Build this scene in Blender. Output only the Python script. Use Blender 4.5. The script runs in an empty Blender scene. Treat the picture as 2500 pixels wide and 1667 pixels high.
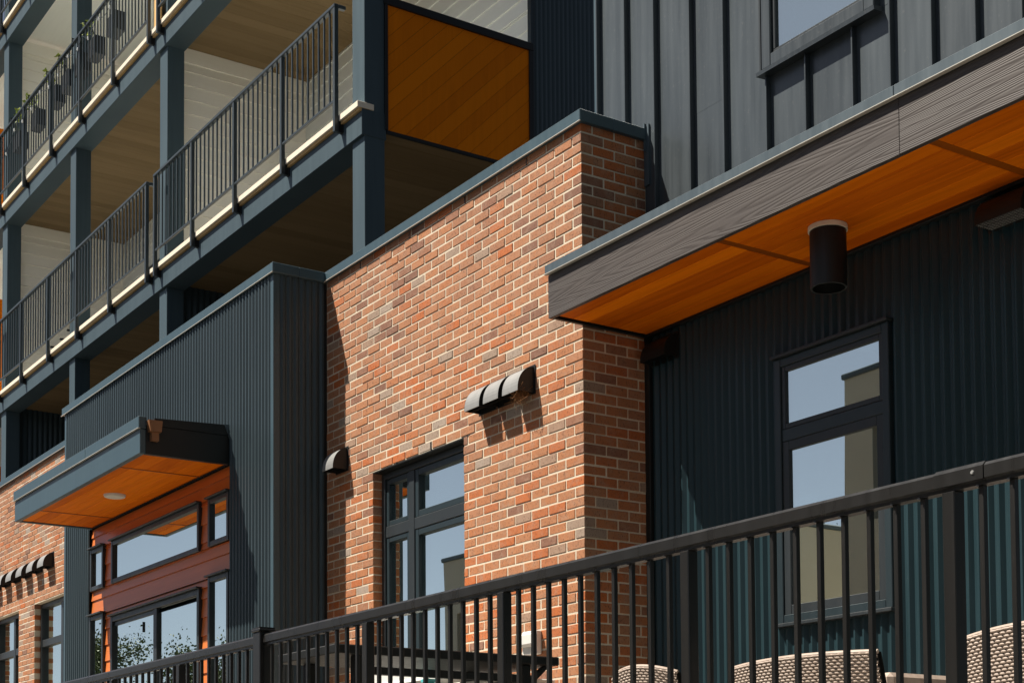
import bpy, bmesh, math, random
from mathutils import Matrix, Vector
random.seed(7)
SC = bpy.context.scene
COL = SC.collection

# ------------------------------------------------------------------ camera
cam_d = bpy.data.cameras.new('camera')
cam = bpy.data.objects.new('camera', cam_d); COL.objects.link(cam)
RM = ((0.5553, 0.8316, -0.0070), (-0.0420, 0.0196, -0.9989), (-0.8306, 0.5550, 0.0459))  # right, down, forward
r_, d_, f_ = (Vector(v).normalized() for v in RM)
cam.matrix_world = Matrix(((r_.x, -d_.x, -f_.x, 7.974), (r_.y, -d_.y, -f_.y, -5.898), (r_.z, -d_.z, -f_.z, -4.420), (0, 0, 0, 1)))
cam_d.sensor_width = 36.0
cam_d.lens = 3811.0 / 2500.0 * 36.0
cam_d.shift_y = (1818.0 - 833.5) / 2500.0
cam_d.clip_start = 0.05; cam_d.clip_end = 2000
SC.camera = cam
# ------------------------------------------------------------------ sky, sun, exposure
SUN = Vector((-0.70, -1.0, 1.80)).normalized()
wd = bpy.data.worlds.new('World'); SC.world = wd; wd.use_nodes = True
wn = wd.node_tree
sky = wn.nodes.new('ShaderNodeTexSky'); sky.sky_type = 'NISHITA'; sky.sun_disc = False
sky.sun_elevation = math.asin(SUN.z); sky.sun_rotation = math.atan2(SUN.x, SUN.y) % (2 * math.pi)
sky.air_density = 0.6; sky.dust_density = 0.5; sky.ozone_density = 1.0
hz = wn.nodes.new('ShaderNodeHueSaturation'); hz.inputs['Saturation'].default_value = 0.62; hz.inputs['Value'].default_value = 0.95   # thin even haze
wn.links.new(sky.outputs[0], hz.inputs['Color'])
wn.links.new(hz.outputs[0], wn.nodes['Background'].inputs[0])
wn.nodes['Background'].inputs[1].default_value = 0.05
sl = bpy.data.lights.new('sun', 'SUN'); sl.energy = 5.0; sl.angle = math.radians(0.5); sl.color = (1.0, 0.93, 0.82)
so = bpy.data.objects.new('sun', sl); COL.objects.link(so)
so.rotation_euler = (-SUN).to_track_quat('-Z', 'Y').to_euler()
vs = SC.view_settings; vs.view_transform = 'Standard'; vs.look = 'None'; vs.gamma = 1.0; vs.exposure = 0.80
SC.cycles.max_bounces = 8; SC.cycles.transparent_max_bounces = 12

# ------------------------------------------------------------------ materials
class NT:
    def __init__(s, name):
        s.m = bpy.data.materials.new(name); s.m.use_nodes = True; s.t = s.m.node_tree
        s.b = s.t.nodes['Principled BSDF']
    def n(s, typ, **kw):
        x = s.t.nodes.new('ShaderNode' + typ)
        for k, v in kw.items():
            if k.startswith('i_'):
                key = k[2:]; key = int(key) if key.isdigit() else key
                x.inputs[key].default_value = v
            else: setattr(x, k, v)
        return x
    def l(s, a, b): s.t.links.new(a, b)
    def set(s, **kw):
        for k, v in kw.items(): s.b.inputs[k.replace('_', ' ')].default_value = v
    def pos(s, scale):
        g = s.n('NewGeometry'); m = s.n('Mapping'); m.inputs['Scale'].default_value = scale
        s.l(g.outputs['Position'], m.inputs['Vector']); return m.outputs[0]
    def noise(s, vec, scale=1.0, detail=4, rough=0.55, dist=0.0):
        x = s.n('TexNoise'); x.inputs['Scale'].default_value = scale; x.inputs['Detail'].default_value = detail
        x.inputs['Roughness'].default_value = rough; x.inputs['Distortion'].default_value = dist
        s.l(vec, x.inputs['Vector']); return x.outputs['Fac']
    def ramp(s, fac, stops, interp='LINEAR'):
        r = s.n('ValToRGB'); r.color_ramp.interpolation = interp
        e = r.color_ramp.elements
        while len(e) < len(stops): e.new(0.5)
        for k, (p, c) in enumerate(stops):
            e[k].position = p; e[k].color = c if len(c) == 4 else (*c, 1)
        s.l(fac, r.inputs[0]); return r.outputs[0]
    def mix(s, fac, a, b, mode='MIX'):
        x = s.n('Mix', data_type='RGBA', blend_type=mode)
        for key, v in ((0, fac), (6, a), (7, b)):
            if hasattr(v, 'links') or hasattr(v, 'is_linked'): s.l(v, x.inputs[key])
            else: x.inputs[key].default_value = v if key == 0 else ((*v, 1) if len(v) == 3 else v)
        return x.outputs[2]
    def math(s, op, a, b=0.0):
        x = s.n('Math', operation=op)
        for k, v in enumerate((a, b)):
            if hasattr(v, 'is_linked'): s.l(v, x.inputs[k])
            else: x.inputs[k].default_value = v
        return x.outputs[0]
    def bump(s, h, strength=0.3, dist=0.01):
        b = s.n('Bump'); b.inputs['Strength'].default_value = strength; b.inputs['Distance'].default_value = dist
        s.l(h, b.inputs['Height']); s.l(b.outputs[0], s.b.inputs['Normal'])

def painted(name, col, rough=0.45, spec=0.5, var=0.18, dust=0.0, metallic=0.0, streak=True):
    t = NT(name)
    big = t.noise(t.pos((1.3, 1.3, 0.7)), 1.0, 5)
    stk = t.noise(t.pos((22, 22, 1.1)), 1.0, 4) if streak else t.noise(t.pos((9, 9, 9)), 1.0, 4)
    f = t.math('ADD', t.math('MULTIPLY', big, 0.5), t.math('MULTIPLY', stk, 0.5))
    lo = tuple(c * (1 - var) for c in col); hi = tuple(c * (1 + var) for c in col)
    oi = t.n('ObjectInfo')
    f = t.math('ADD', f, t.math('MULTIPLY', t.math('SUBTRACT', oi.outputs['Random'], 0.5), 0.22))
    c = t.ramp(f, ((0.3, lo), (0.7, hi)))
    if dust > 0:
        sp = t.noise(t.pos((60, 60, 30)), 1.0, 6, 0.7)
        m = t.math('MULTIPLY', t.ramp(sp, ((0.60, (0, 0, 0)), (0.78, (1, 1, 1)))), dust)
        c = t.mix(m, c, (0.34, 0.31, 0.28))
    t.l(c, t.b.inputs['Base Color'])
    rr = t.math('ADD', t.math('MULTIPLY', stk, 0.22), rough - 0.11)
    t.l(rr, t.b.inputs['Roughness'])
    t.set(Metallic=metallic, Specular_IOR_Level=spec)
    t.bump(t.noise(t.pos((3, 3, 1.6)), 1.0, 2), 0.10, 0.02)
    return t.m

M = {}
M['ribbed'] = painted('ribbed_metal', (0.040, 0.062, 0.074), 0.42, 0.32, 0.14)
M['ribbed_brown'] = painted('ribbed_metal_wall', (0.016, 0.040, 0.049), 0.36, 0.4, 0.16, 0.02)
M['seam'] = painted('seam_metal', (0.054, 0.066, 0.074), 0.32, 0.6, 0.3, 0.24)
M['trim'] = painted('trim_metal', (0.042, 0.078, 0.098), 0.42, 0.5, 0.12, 0.05)
M['flash'] = painted('flashing_metal', (0.062, 0.086, 0.102), 0.42, 0.5, 0.2, 0.14)
M['steel'] = painted('balcony_steel', (0.058, 0.088, 0.106), 0.5, 0.2, 0.14)
M['railing'] = painted('railing_metal', (0.030, 0.042, 0.050), 0.42, 0.5, 0.12)
M['handrail'] = painted('handrail_metal', (0.014, 0.0135, 0.013), 0.30, 0.6, 0.2, 0.05)
M['frame'] = painted('window_frame', (0.022, 0.028, 0.032), 0.42, 0.5, 0.12)
M['frame_blue'] = painted('window_frame_blue', (0.016, 0.028, 0.034), 0.4, 0.5, 0.1)
M['black'] = painted('matt_black', (0.012, 0.013, 0.013), 0.5, 0.35, 0.2)
M['cream'] = painted('cream_trim', (0.80, 0.71, 0.57), 0.6, 0.3, 0.06)
M['white'] = painted('white_plastic', (0.72, 0.71, 0.67), 0.5, 0.4, 0.05)
M['hoodgrey'] = painted('hood_metal', (0.26, 0.26, 0.255), 0.45, 0.5, 0.1)
M['scupper'] = painted('brown_scupper', (0.22, 0.10, 0.045), 0.45, 0.5, 0.25)
M['interior'] = painted('room_wall', (0.42, 0.40, 0.36), 0.8, 0.2, 0.05)
M['blind'] = painted('roller_blind', (0.66, 0.66, 0.60), 0.85, 0.2, 0.06)
M['pinewood'] = painted('raw_timber', (0.62, 0.40, 0.17), 0.7, 0.2, 0.25)
M['darkroom'] = painted('dark_room', (0.03, 0.03, 0.03), 0.9, 0.1, 0.1)
M['teal'] = painted('teal_plastic', (0.03, 0.13, 0.15), 0.5, 0.4, 0.1)
M['cyan'] = painted('cyan_plastic', (0.10, 0.50, 0.52), 0.5, 0.4, 0.1)
M['gravel'] = painted('gray_plastic', (0.07, 0.068, 0.064), 0.6, 0.3, 0.1)

def wood(name, dark, light, sx=1.0, rough=0.42, spec=0.4, axis='X'):
    t = NT(name)
    s = {'X': (0.9, 14, 14), 'Y': (14, 0.9, 14), 'Z': (14, 14, 0.9)}[axis]
    g = t.noise(t.pos(s), 1.0, 6, 0.6, 1.2)
    oi = t.n('ObjectInfo')
    f = t.math('ADD', t.math('MULTIPLY', g, 0.66), t.math('MULTIPLY', oi.outputs['Random'], 0.40))
    c = t.ramp(f, ((0.22, dark), (0.72, light)))
    t.l(c, t.b.inputs['Base Color']); t.set(Roughness=rough, Specular_IOR_Level=spec)
    t.bump(g, 0.12, 0.004)
    return t.m
M['soffit'] = wood('orange_soffit_board', (0.52, 0.092, 0.002), (0.93, 0.225, 0.003), spec=0.05, rough=0.6)
M['soffit_trim_shadow'] = wood('orange_soffit_trim_shadow', (0.22, 0.05, 0.003), (0.33, 0.08, 0.004), axis='Y', spec=0.12)  # darker than the boards; takes in the shadow beside the trim
M['panel'] = wood('orange_screen_board', (0.66, 0.165, 0.003), (0.82, 0.22, 0.004), axis='Z', spec=0.05, rough=0.6)
M['plank'] = wood('red_brown_siding', (0.54, 0.140, 0.032), (0.70, 0.200, 0.050), rough=0.36)
M['brown_soffit'] = wood('brown_soffit_board', (0.18, 0.122, 0.060), (0.24, 0.168, 0.088), axis='Y', rough=0.6, spec=0.1)
M['lap'] = wood('cream_lap_board', (0.86, 0.82, 0.72), (0.90, 0.86, 0.77), axis='Y', rough=0.65)
M['lap_front'] = wood('white_lap_board', (0.76, 0.77, 0.72), (0.83, 0.84, 0.79), rough=0.65)

def fascia_mat():
    t = NT('embossed_fascia')
    oi = t.n('ObjectInfo')
    g = t.n('NewGeometry'); sp = t.n('SeparateXYZ'); t.l(g.outputs['Position'], sp.inputs[0])
    off = t.math('MULTIPLY', oi.outputs['Random'], 7.3)
    cx = t.n('CombineXYZ')
    t.l(t.math('ADD', t.math('MULTIPLY', sp.outputs[0], 0.42), off), cx.inputs[0])
    t.l(t.math('MULTIPLY', sp.outputs[2], 12.0), cx.inputs[2]); t.l(off, cx.inputs[1])
    w = t.noise(cx.outputs[0], 0.7, 2, 0.3, 0.2)
    fine = t.noise(t.pos((6, 6, 60)), 1.0, 3, 0.6)
    ph = t.math('ADD', t.math('MULTIPLY', w, 250.0), t.math('MULTIPLY', fine, 2.6))
    ring = t.math('SINE', ph)
    r01 = t.math('MULTIPLY', t.math('ADD', ring, 1.0), 0.5)
    h = t.math('POWER', r01, 0.6)
    c = t.ramp(h, ((0.0, (0.042, 0.035, 0.033)), (1.0, (0.064, 0.055, 0.052))))
    d = t.noise(t.pos((2.2, 2, 3.0)), 1.0, 4)
    c = t.mix(t.math('MULTIPLY', d, 0.35), c, (0.110, 0.086, 0.070))
    t.l(c, t.b.inputs['Base Color']); t.set(Roughness=0.55, Specular_IOR_Level=0.35)
    t.bump(h, 0.45, 0.0022)
    return t.m
M['fascia'] = fascia_mat()

def brick_mat():
    t = NT('wirecut_brick')
    at = t.n('Attribute', attribute_name='tone', attribute_type='GEOMETRY'); tone = at.outputs['Fac']
    base = t.ramp(tone, ((0.00, (0.240, 0.130, 0.095)), (0.08, (0.340, 0.175, 0.118)), (0.16, (0.455, 0.225, 0.128)),
                         (0.34, (0.520, 0.262, 0.148)), (0.52, (0.545, 0.248, 0.118)), (0.66, (0.560, 0.205, 0.085)),
                         (0.76, (0.600, 0.175, 0.048)), (0.82, (0.450, 0.300, 0.215)), (0.90, (0.420, 0.330, 0.262)),
                         (1.00, (0.470, 0.420, 0.370))))
    blot = t.noise(t.pos((11, 11, 16)), 1.0, 5, 0.65)
    base = t.mix(t.math('MULTIPLY', t.ramp(blot, ((0.48, (0, 0, 0)), (0.72, (1, 1, 1)))), 0.50), base, (0.47, 0.36, 0.28))
    pit = t.noise(t.pos((150, 150, 75)), 1.0, 3, 0.6)
    scr = t.noise(t.pos((230, 230, 26)), 1.0, 3, 0.6)
    pm = t.ramp(pit, ((0.34, (1, 1, 1)), (0.40, (0, 0, 0))))
    sm = t.ramp(scr, ((0.31, (1, 1, 1)), (0.38, (0, 0, 0))))
    m = t.math('MAXIMUM', pm, sm)
    c = t.mix(t.math('MULTIPLY', m, 0.78), base, (0.10, 0.05, 0.035))
    dirt = t.noise(t.pos((1.7, 1.7, 0.8)), 1.0, 6, 0.65)
    c = t.mix(t.math('MULTIPLY', t.ramp(dirt, ((0.46, (0, 0, 0)), (0.70, (1, 1, 1)))), 0.20), c, (0.22, 0.135, 0.095))
    grit = t.noise(t.pos((420, 420, 420)), 1.0, 2)
    c = t.mix(0.16, c, t.ramp(grit, ((0.3, (0.2, 0.2, 0.2)), (0.7, (1, 1, 1)))), 'MULTIPLY')
    c = t.mix(1.0, c, (0.86, 0.79, 0.74), 'MULTIPLY')
    t.l(c, t.b.inputs['Base Color']); t.set(Roughness=0.82, Specular_IOR_Level=0.25)
    h = t.math('SUBTRACT', t.math('MULTIPLY', grit, 0.4), m)
    t.bump(h, 0.5, 0.003)
    return t.m
M['brick'] = brick_mat()
def mortar_mat():
    t = NT('cream_mortar')
    a = t.noise(t.pos((60, 60, 60)), 1.0, 5, 0.6); b = t.noise(t.pos((2.5, 2.5, 2.5)), 1.0, 4)
    c = t.ramp(t.math('ADD', t.math('MULTIPLY', a, 0.6), t.math('MULTIPLY', b, 0.4)), ((0.3, (0.56, 0.47, 0.36)), (0.7, (0.72, 0.63, 0.49))))
    t.l(c, t.b.inputs['Base Color']); t.set(Roughness=0.9, Specular_IOR_Level=0.2)
    t.bump(a, 0.5, 0.004)
    return t.m
M['mortar'] = mortar_mat()

def glass_mat(name, tint=(0.80, 0.88, 0.88), r0=0.74, refl=(0.92, 1.0, 0.95)):
    t = NT(name); t.t.nodes.remove(t.b)
    out = t.t.nodes['Material Output']
    fr = t.n('Fresnel'); fr.inputs['IOR'].default_value = 1.5
    fac = t.math('MINIMUM', t.math('ADD', t.math('MULTIPLY', fr.outputs[0], 1.5), r0), 0.92)
    gl = t.n('BsdfGlossy'); gl.inputs['Roughness'].default_value = 0.0; gl.inputs['Color'].default_value = (*refl, 1)
    wv = t.noise(t.pos((0.9, 0.9, 0.7)), 1.0, 1)
    bp = t.n('Bump'); bp.inputs['Strength'].default_value = 0.05; bp.inputs['Distance'].default_value = 0.02
    t.l(wv, bp.inputs['Height']); t.l(bp.outputs[0], gl.inputs['Normal'])
    tr = t.n('BsdfTransparent'); tr.inputs['Color'].default_value = (*tint, 1)
    mx = t.n('MixShader'); t.l(fac, mx.inputs[0]); t.l(tr.outputs[0], mx.inputs[1]); t.l(gl.outputs[0], mx.inputs[2])
    t.l(mx.outputs[0], out.inputs['Surface'])
    return t.m
M['glass'] = glass_mat('window_glass')

def ground_mat(name, a, b, sc=1.0):
    t = NT(name)
    n1 = t.noise(t.pos((sc, sc, sc)), 1.0, 6, 0.6); n2 = t.noise(t.pos((40, 40, 40)), 1.0, 4)
    t.l(t.ramp(t.math('ADD', t.math('MULTIPLY', n1, .6), t.math('MULTIPLY', n2, .4)), ((0.3, a), (0.7, b))), t.b.inputs['Base Color'])
    t.set(Roughness=0.9, Specular_IOR_Level=0.2); t.bump(n2, 0.4, 0.01); return t.m
M['ground'] = ground_mat('asphalt_ground', (0.045, 0.044, 0.042), (0.075, 0.072, 0.068), 0.5)
M['patio'] = ground_mat('patio_paving', (0.24, 0.222, 0.195), (0.32, 0.295, 0.255), 1.5)
M['pave'] = ground_mat('bounce_pavement_concrete', (0.10, 0.095, 0.088), (0.14, 0.133, 0.122), 0.7)
M['edge'] = painted('bare_metal_edge', (0.50, 0.48, 0.43), 0.4, 0.5, 0.08)
M['render'] = ground_mat('pale_render', (0.50, 0.46, 0.38), (0.60, 0.56, 0.47), 0.6)
def leaf_mat(name, a, b):
    t = NT(name); oi = t.n('NewGeometry')
    n = t.noise(t.pos((5, 5, 5)), 1.0, 3)
    t.l(t.ramp(n, ((0.3, a), (0.7, b))), t.b.inputs['Base Color']); t.set(Roughness=0.55, Specular_IOR_Level=0.3)
    return t.m
M['leaf'] = leaf_mat('tree_leaf', (0.075, 0.105, 0.040), (0.150, 0.180, 0.080))
M['leaf_lime'] = leaf_mat('lime_leaf', (0.22, 0.30, 0.03), (0.42, 0.48, 0.08))
M['bark'] = painted('bark', (0.10, 0.075, 0.05), 0.9, 0.1, 0.3)
M['straw'] = painted('straw', (0.30, 0.15, 0.06), 0.8, 0.2, 0.35)
def wicker_mat():
    t = NT('wicker'); n = t.noise(t.pos((30, 30, 30)), 1.0, 3)
    t.l(t.ramp(n, ((0.3, (0.40, 0.31, 0.25)), (0.7, (0.52, 0.42, 0.35)))), t.b.inputs['Base Color']); t.set(Roughness=0.5, Specular_IOR_Level=0.4); return t.m
M['wicker'] = wicker_mat()
M['bulb'] = painted('clear_bulb', (0.85, 0.86, 0.84), 0.15, 0.8, 0.02)
M['lens'] = painted('lamp_lens', (0.82, 0.78, 0.68), 0.4, 0.5, 0.03)

# ------------------------------------------------------------------ builders
class MB:
    def __init__(s): s.v = []; s.f = []; s.a = []
    def box(s, x0, x1, y0, y1, z0, z1, c=0.0):
        if x1 < x0: x0, x1 = x1, x0
        if y1 < y0: y0, y1 = y1, y0
        if z1 < z0: z0, z1 = z1, z0
        if c <= 0:
            b = len(s.v)
            s.v += [(x, y, z) for z in (z0, z1) for y in (y0, y1) for x in (x0, x1)]
            s.f += [tuple(b + i for i in q) for q in ((0, 2, 3, 1), (4, 5, 7, 6), (0, 1, 5, 4), (2, 6, 7, 3), (0, 4, 6, 2), (1, 3, 7, 5))]
        else:
            c = min(c, (x1 - x0) * .45, (y1 - y0) * .45, (z1 - z0) * .45)
            X = (x0, x1); Y = (y0, y1); Z = (z0, z1); sg = (1, -1); idx = {}
            for i in (0, 1):
                for j in (0, 1):
                    for k in (0, 1):
                        for ax in range(3):
                            p = [X[i] + (c * sg[i] if ax != 0 else 0), Y[j] + (c * sg[j] if ax != 1 else 0), Z[k] + (c * sg[k] if ax != 2 else 0)]
                            idx[i, j, k, ax] = len(s.v); s.v.append(tuple(p))
            def q(*k): s.f.append(tuple(idx[t] for t in k))
            for i in (0, 1):
                o = [(i, 0, 0, 0), (i, 0, 1, 0), (i, 1, 1, 0), (i, 1, 0, 0)]; q(*(o if i == 0 else o[::-1]))
                o = [(0, i, 0, 1), (1, i, 0, 1), (1, i, 1, 1), (0, i, 1, 1)]; q(*(o if i == 0 else o[::-1]))
                o = [(0, 0, i, 2), (0, 1, i, 2), (1, 1, i, 2), (1, 0, i, 2)]; q(*(o if i == 0 else o[::-1]))
            for i in (0, 1):
                for j in (0, 1):
                    e = i ^ j
                    o = [(i, j, 0, 0), (i, j, 0, 1), (i, j, 1, 1), (i, j, 1, 0)]; q(*(o if not e else o[::-1]))
                    o = [(i, 0, j, 0), (i, 1, j, 0), (i, 1, j, 2), (i, 0, j, 2)]; q(*(o if not e else o[::-1]))
                    o = [(0, i, j, 1), (0, i, j, 2), (1, i, j, 2), (1, i, j, 1)]; q(*(o if not e else o[::-1]))
            for i in (0, 1):
                for j in (0, 1):
                    for k in (0, 1):
                        o = [(i, j, k, 0), (i, j, k, 2), (i, j, k, 1)]; q(*(o if not (i ^ j ^ k) else o[::-1]))
        return s
    def poly(s, pts): b = len(s.v); s.v += [tuple(p) for p in pts]; s.f.append(tuple(range(b, b + len(pts)))); return s
    def prism(s, prof, axis, a0, a1):
        """closed profile [(u,v)] swept along axis: X -> (a,u,v); Y -> (u,a,v); Z -> (u,v,a)"""
        b = len(s.v); n = len(prof)
        for a in (a0, a1):
            for u, v in prof: s.v.append({'X': (a, u, v), 'Y': (u, a, v), 'Z': (u, v, a)}[axis])
        for i in range(n):
            j = (i + 1) % n; s.f.append((b + i, b + j, b + n + j, b + n + i))
        s.f.append(tuple(b + i for i in range(n))[::-1]); s.f.append(tuple(b + n + i for i in range(n)))
        return s
    def cyl(s, p0, p1, r0, r1=None, n=12, cap=True):
        r1 = r0 if r1 is None else r1; p0 = Vector(p0); p1 = Vector(p1); d = (p1 - p0).normalized()
        u = d.orthogonal().normalized(); w = d.cross(u); b = len(s.v)
        for p, r in ((p0, r0), (p1, r1)):
            for i in range(n):
                a = 2 * math.pi * i / n; s.v.append(tuple(p + (u * math.cos(a) + w * math.sin(a)) * r))
        for i in range(n): j = (i + 1) % n; s.f.append((b + i, b + j, b + n + j, b + n + i))
        if cap: s.f.append(tuple(b + i for i in range(n))[::-1]); s.f.append(tuple(b + n + i for i in range(n)))
        return s
    def tube(s, pts, r, n=6):
        for a, b in zip(pts, pts[1:]): s.cyl(a, b, r, r, n)
        return s
    def mesh(s, name, mat, smooth=False):
        me = bpy.data.meshes.new(name); me.from_pydata(s.v, [], s.f)
        if s.a:
            at = me.attributes.new('tone', 'FLOAT', 'POINT'); at.data.foreach_set('value', s.a)
        bm = bmesh.new(); bm.from_mesh(me); bmesh.ops.recalc_face_normals(bm, faces=bm.faces); bm.to_mesh(me); bm.free()
        if smooth: me.polygons.foreach_set('use_smooth', [True] * len(me.polygons))
        if mat: me.materials.append(M[mat])
        return me
    def build(s, name, mat, parent=None, smooth=False):
        return link(name, s.mesh(name, mat, smooth), parent)

ROOT = {}
def link(name, me, parent=None, loc=None):
    o = bpy.data.objects.new(name, me); COL.objects.link(o)
    if loc is not None: o.location = loc
    if parent is not None: adopt(o, parent)
    return o
def wloc(o):
    v = Vector((0, 0, 0))
    if 'wl' in ROOT.get(o.name, {}): return ROOT[o.name]['wl']
    return v
def adopt(o, parent):
    o.parent = parent
    o.matrix_parent_inverse = Matrix.Translation(-wloc(parent))
def thing(name, label, cat, loc=(0, 0, 0), group=None, kind=None):
    o = bpy.data.objects.new(name, None); COL.objects.link(o); o.location = loc; o.empty_display_size = 0.2
    ROOT[o.name] = {'wl': Vector(loc)}
    tag(o, label, cat, group, kind); return o
def tag(o, label=None, cat=None, group=None, kind=None):
    if label: o['label'] = label
    if cat: o['category'] = cat
    if group: o['group'] = group
    if kind: o['kind'] = kind
    return o
def rects(x0, x1, z0, z1, holes):
    """rectangle minus holes -> list of rectangles"""
    zs = sorted({z0, z1, *[z for h in holes for z in h[2:4] if z0 < z < z1]})
    out = []
    for a, b in zip(zs, zs[1:]):
        zm = (a + b) / 2
        cuts = sorted((max(h[0], x0), min(h[1], x1)) for h in holes if h[2] < zm < h[3] and h[1] > x0 and h[0] < x1)
        cur = x0
        for c0, c1 in cuts:
            if c0 > cur + 1e-4: out.append((cur, c0, a, b))
            cur = max(cur, c1)
        if cur < x1 - 1e-4: out.append((cur, x1, a, b))
    return out
def corrugated(plane, off, a0, a1, z0, z1, holes=(), pitch=0.065, depth=0.0205, hi=0.24, sl=0.33, jitter=0.0):
    """ribbed sheet. plane 'Y': sheet faces -Y at y=off, runs along X; plane 'X': faces +X at x=off, runs along Y"""
    mb = MB(); lo = 1 - hi - 2 * sl
    br = [(0, 0), (lo, 0), (lo + sl, 1), (lo + sl + hi, 1), (1, 0)]
    for (p, q, za, zb) in rects(a0, a1, z0, z1, holes):
        pts = []
        k = math.floor((p - a0) / pitch) - 1
        while a0 + k * pitch < q + pitch:
            for u, h in br[:-1]: pts.append((a0 + (k + u) * pitch, h * depth))
            k += 1
        res = []
        for (u0, h0), (u1, h1) in zip(pts, pts[1:]):
            if u1 <= p or u0 >= q: continue
            c0 = max(u0, p); c1 = min(u1, q)
            g = lambda u: h0 + (h1 - h0) * (u - u0) / (u1 - u0)
            if not res: res.append((c0, g(c0)))
            res.append((c1, g(c1)))
        b = len(mb.v)
        for u, h in res:
            for z in (za, zb): mb.v.append((u, off - h, z) if plane == 'Y' else (off + h, u, z))
        for i in range(len(res) - 1): mb.f.append((b + 2 * i, b + 2 * i + 2, b + 2 * i + 3, b + 2 * i + 1))
    return mb

PZ = -4.40     # patio level
GZ = -6.00     # street level
# ------------------------------------------------------------------ setting
g = MB().box(-260, 260, -260, 260, GZ - 0.5, GZ).build('ground', 'ground'); g['kind'] = 'structure'
pt = MB().box(-20, 9, -2.35, 0.53, GZ + 0.001, PZ).build('patio', 'patio'); pt['kind'] = 'structure'

pv = MB().box(-60, 40, -9.5, -2.352, GZ + .001, GZ + .13, .01).build('bounce_pavement', 'pave'); pv['kind'] = 'structure'  # unseen strip, added to bounce sunlight up to the soffits
# ------------------------------------------------------------------ windows
def window(parent, x0, x1, z0, z1, y, fw=0.05, fd=0.06, bars_x=(), bars_z=(), name='window', mat='frame', glass_y=None,
           blind='blind', bd=0.09, panes=None, sill=None):
    """frame faces -Y with its front at y-fd.. pane cells between bars. bars are (pos,width)"""
    f = MB(); c = 0.004
    f.box(x0, x0 + fw, y - fd, y + 0.02, z0, z1, c); f.box(x1 - fw, x1, y - fd, y + 0.02, z0, z1, c)
    f.box(x0 + fw, x1 - fw, y - fd + .002, y + 0.02, z1 - fw, z1, c); f.box(x0 + fw, x1 - fw, y - fd + .002, y + 0.02, z0, z0 + fw, c)
    xs = [x0 + fw]; zs = [z0 + fw]
    for p, w in bars_x: f.box(p - w / 2, p + w / 2, y - fd + .006, y + 0.015, z0 + fw, z1 - fw, c); xs += [p - w / 2, p + w / 2]
    for p, w in bars_z: f.box(x0 + fw, x1 - fw, y - fd + .010, y + 0.012, p - w / 2, p + w / 2, c); zs += [p - w / 2, p + w / 2]
    xs.append(x1 - fw); zs.append(z1 - fw)
    o = f.build(name, mat, parent)
    gy = y - 0.008 if glass_y is None else glass_y
    for i in range(0, len(xs), 2):
        for j in range(0, len(zs), 2):
            MB().box(xs[i] - .004, xs[i + 1] + .004, gy, gy + 0.006, zs[j] - .004, zs[j + 1] + .004).build('pane', 'glass', o)
    if blind: MB().box(x0 + 0.01, x1 - 0.01, y + bd, y + bd + 0.01, z0, z1).build('blind', blind, o)
    if sill: MB().box(x0 - .02, x1 + .02, y - fd - .03, y, z0 - sill, z0 - .001, 0.004).build('sill', mat, o)
    return o

# ------------------------------------------------------------------ brick work
CH = 0.0677; BL = 0.199; JT = 0.0108
def tone(zrow):
    r = random.random(); lowp = min(1, max(0, -zrow / 2.8))
    if r < 0.055: return 0.82 + 0.18 * random.random()
    if r < 0.055 + 0.04 + 0.12 * lowp: return 0.66 + 0.12 * random.random()
    if r < 0.27: return 0.02 + 0.15 * random.random()
    return min(0.68, max(0.16, random.gauss(0.33 + 0.18 * lowp, 0.11)))
def brick_box(mb, x0, x1, y0, y1, z0, z1, front, side, tn, pr):
    """one brick; 'front' faces -Y and/or 'side' faces +X stand proud by pr"""
    n = len(mb.v); j = lambda: random.uniform(-.0015, .0015)
    mb.box(x0 + j(), (x1 + pr + j()) if side else x1 + j(), (y0 - pr) if front else y0 + j(), y1, z0 + j(), z1 + j(), 0.0028)
    mb.a += [tn] * (len(mb.v) - n)
def lay_bricks(holder, specs, eye, near=300):
    """specs: list of (x0,x1,y0,y1,z0,z1,front,side). nearest become single objects, rest joined"""
    def key(s):
        c = Vector(((s[0] + s[1]) / 2, (s[2] + s[3]) / 2, (s[4] + s[5]) / 2)); d = (c - eye).length
        a = (s[1] - s[0]) * (0.5 if s[6] else 0) + (s[3] - s[2]) * (0.8 if s[7] else 0)
        vis = 0 if s[8] else 1e6
        return vis + d / max(a, .02)
    specs = sorted(specs, key=key)
    rest = MB(); cache = {}
    for i, s in enumerate(specs):
        x0, x1, y0, y1, z0, z1, fr, sd, vis = s
        tn = tone(z0); pr = random.uniform(0.001, 0.0062)
        if i < near:
            kx = round(x1 - x0, 3), round(y1 - y0, 3), fr, sd
            pool = cache.setdefault(kx, [])
            if len(pool) < 26:
                b = MB(); brick_box(b, 0, x1 - x0, 0, y1 - y0, 0, z1 - z0, fr, sd, tn, pr); pool.append(b.mesh('brick', 'brick')); me = pool[-1]
            else: me = random.choice(pool)
            link('brick', me, holder, (x0, y0, z0))
        else: brick_box(rest, x0, x1, y0, y1, z0, z1, fr, sd, tn, pr)
    if rest.v:
        o = rest.build('bricks', 'brick', holder); o['kind'] = 'stuff'
EYE = Vector((7.97, -5.9, -4.42))

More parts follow.
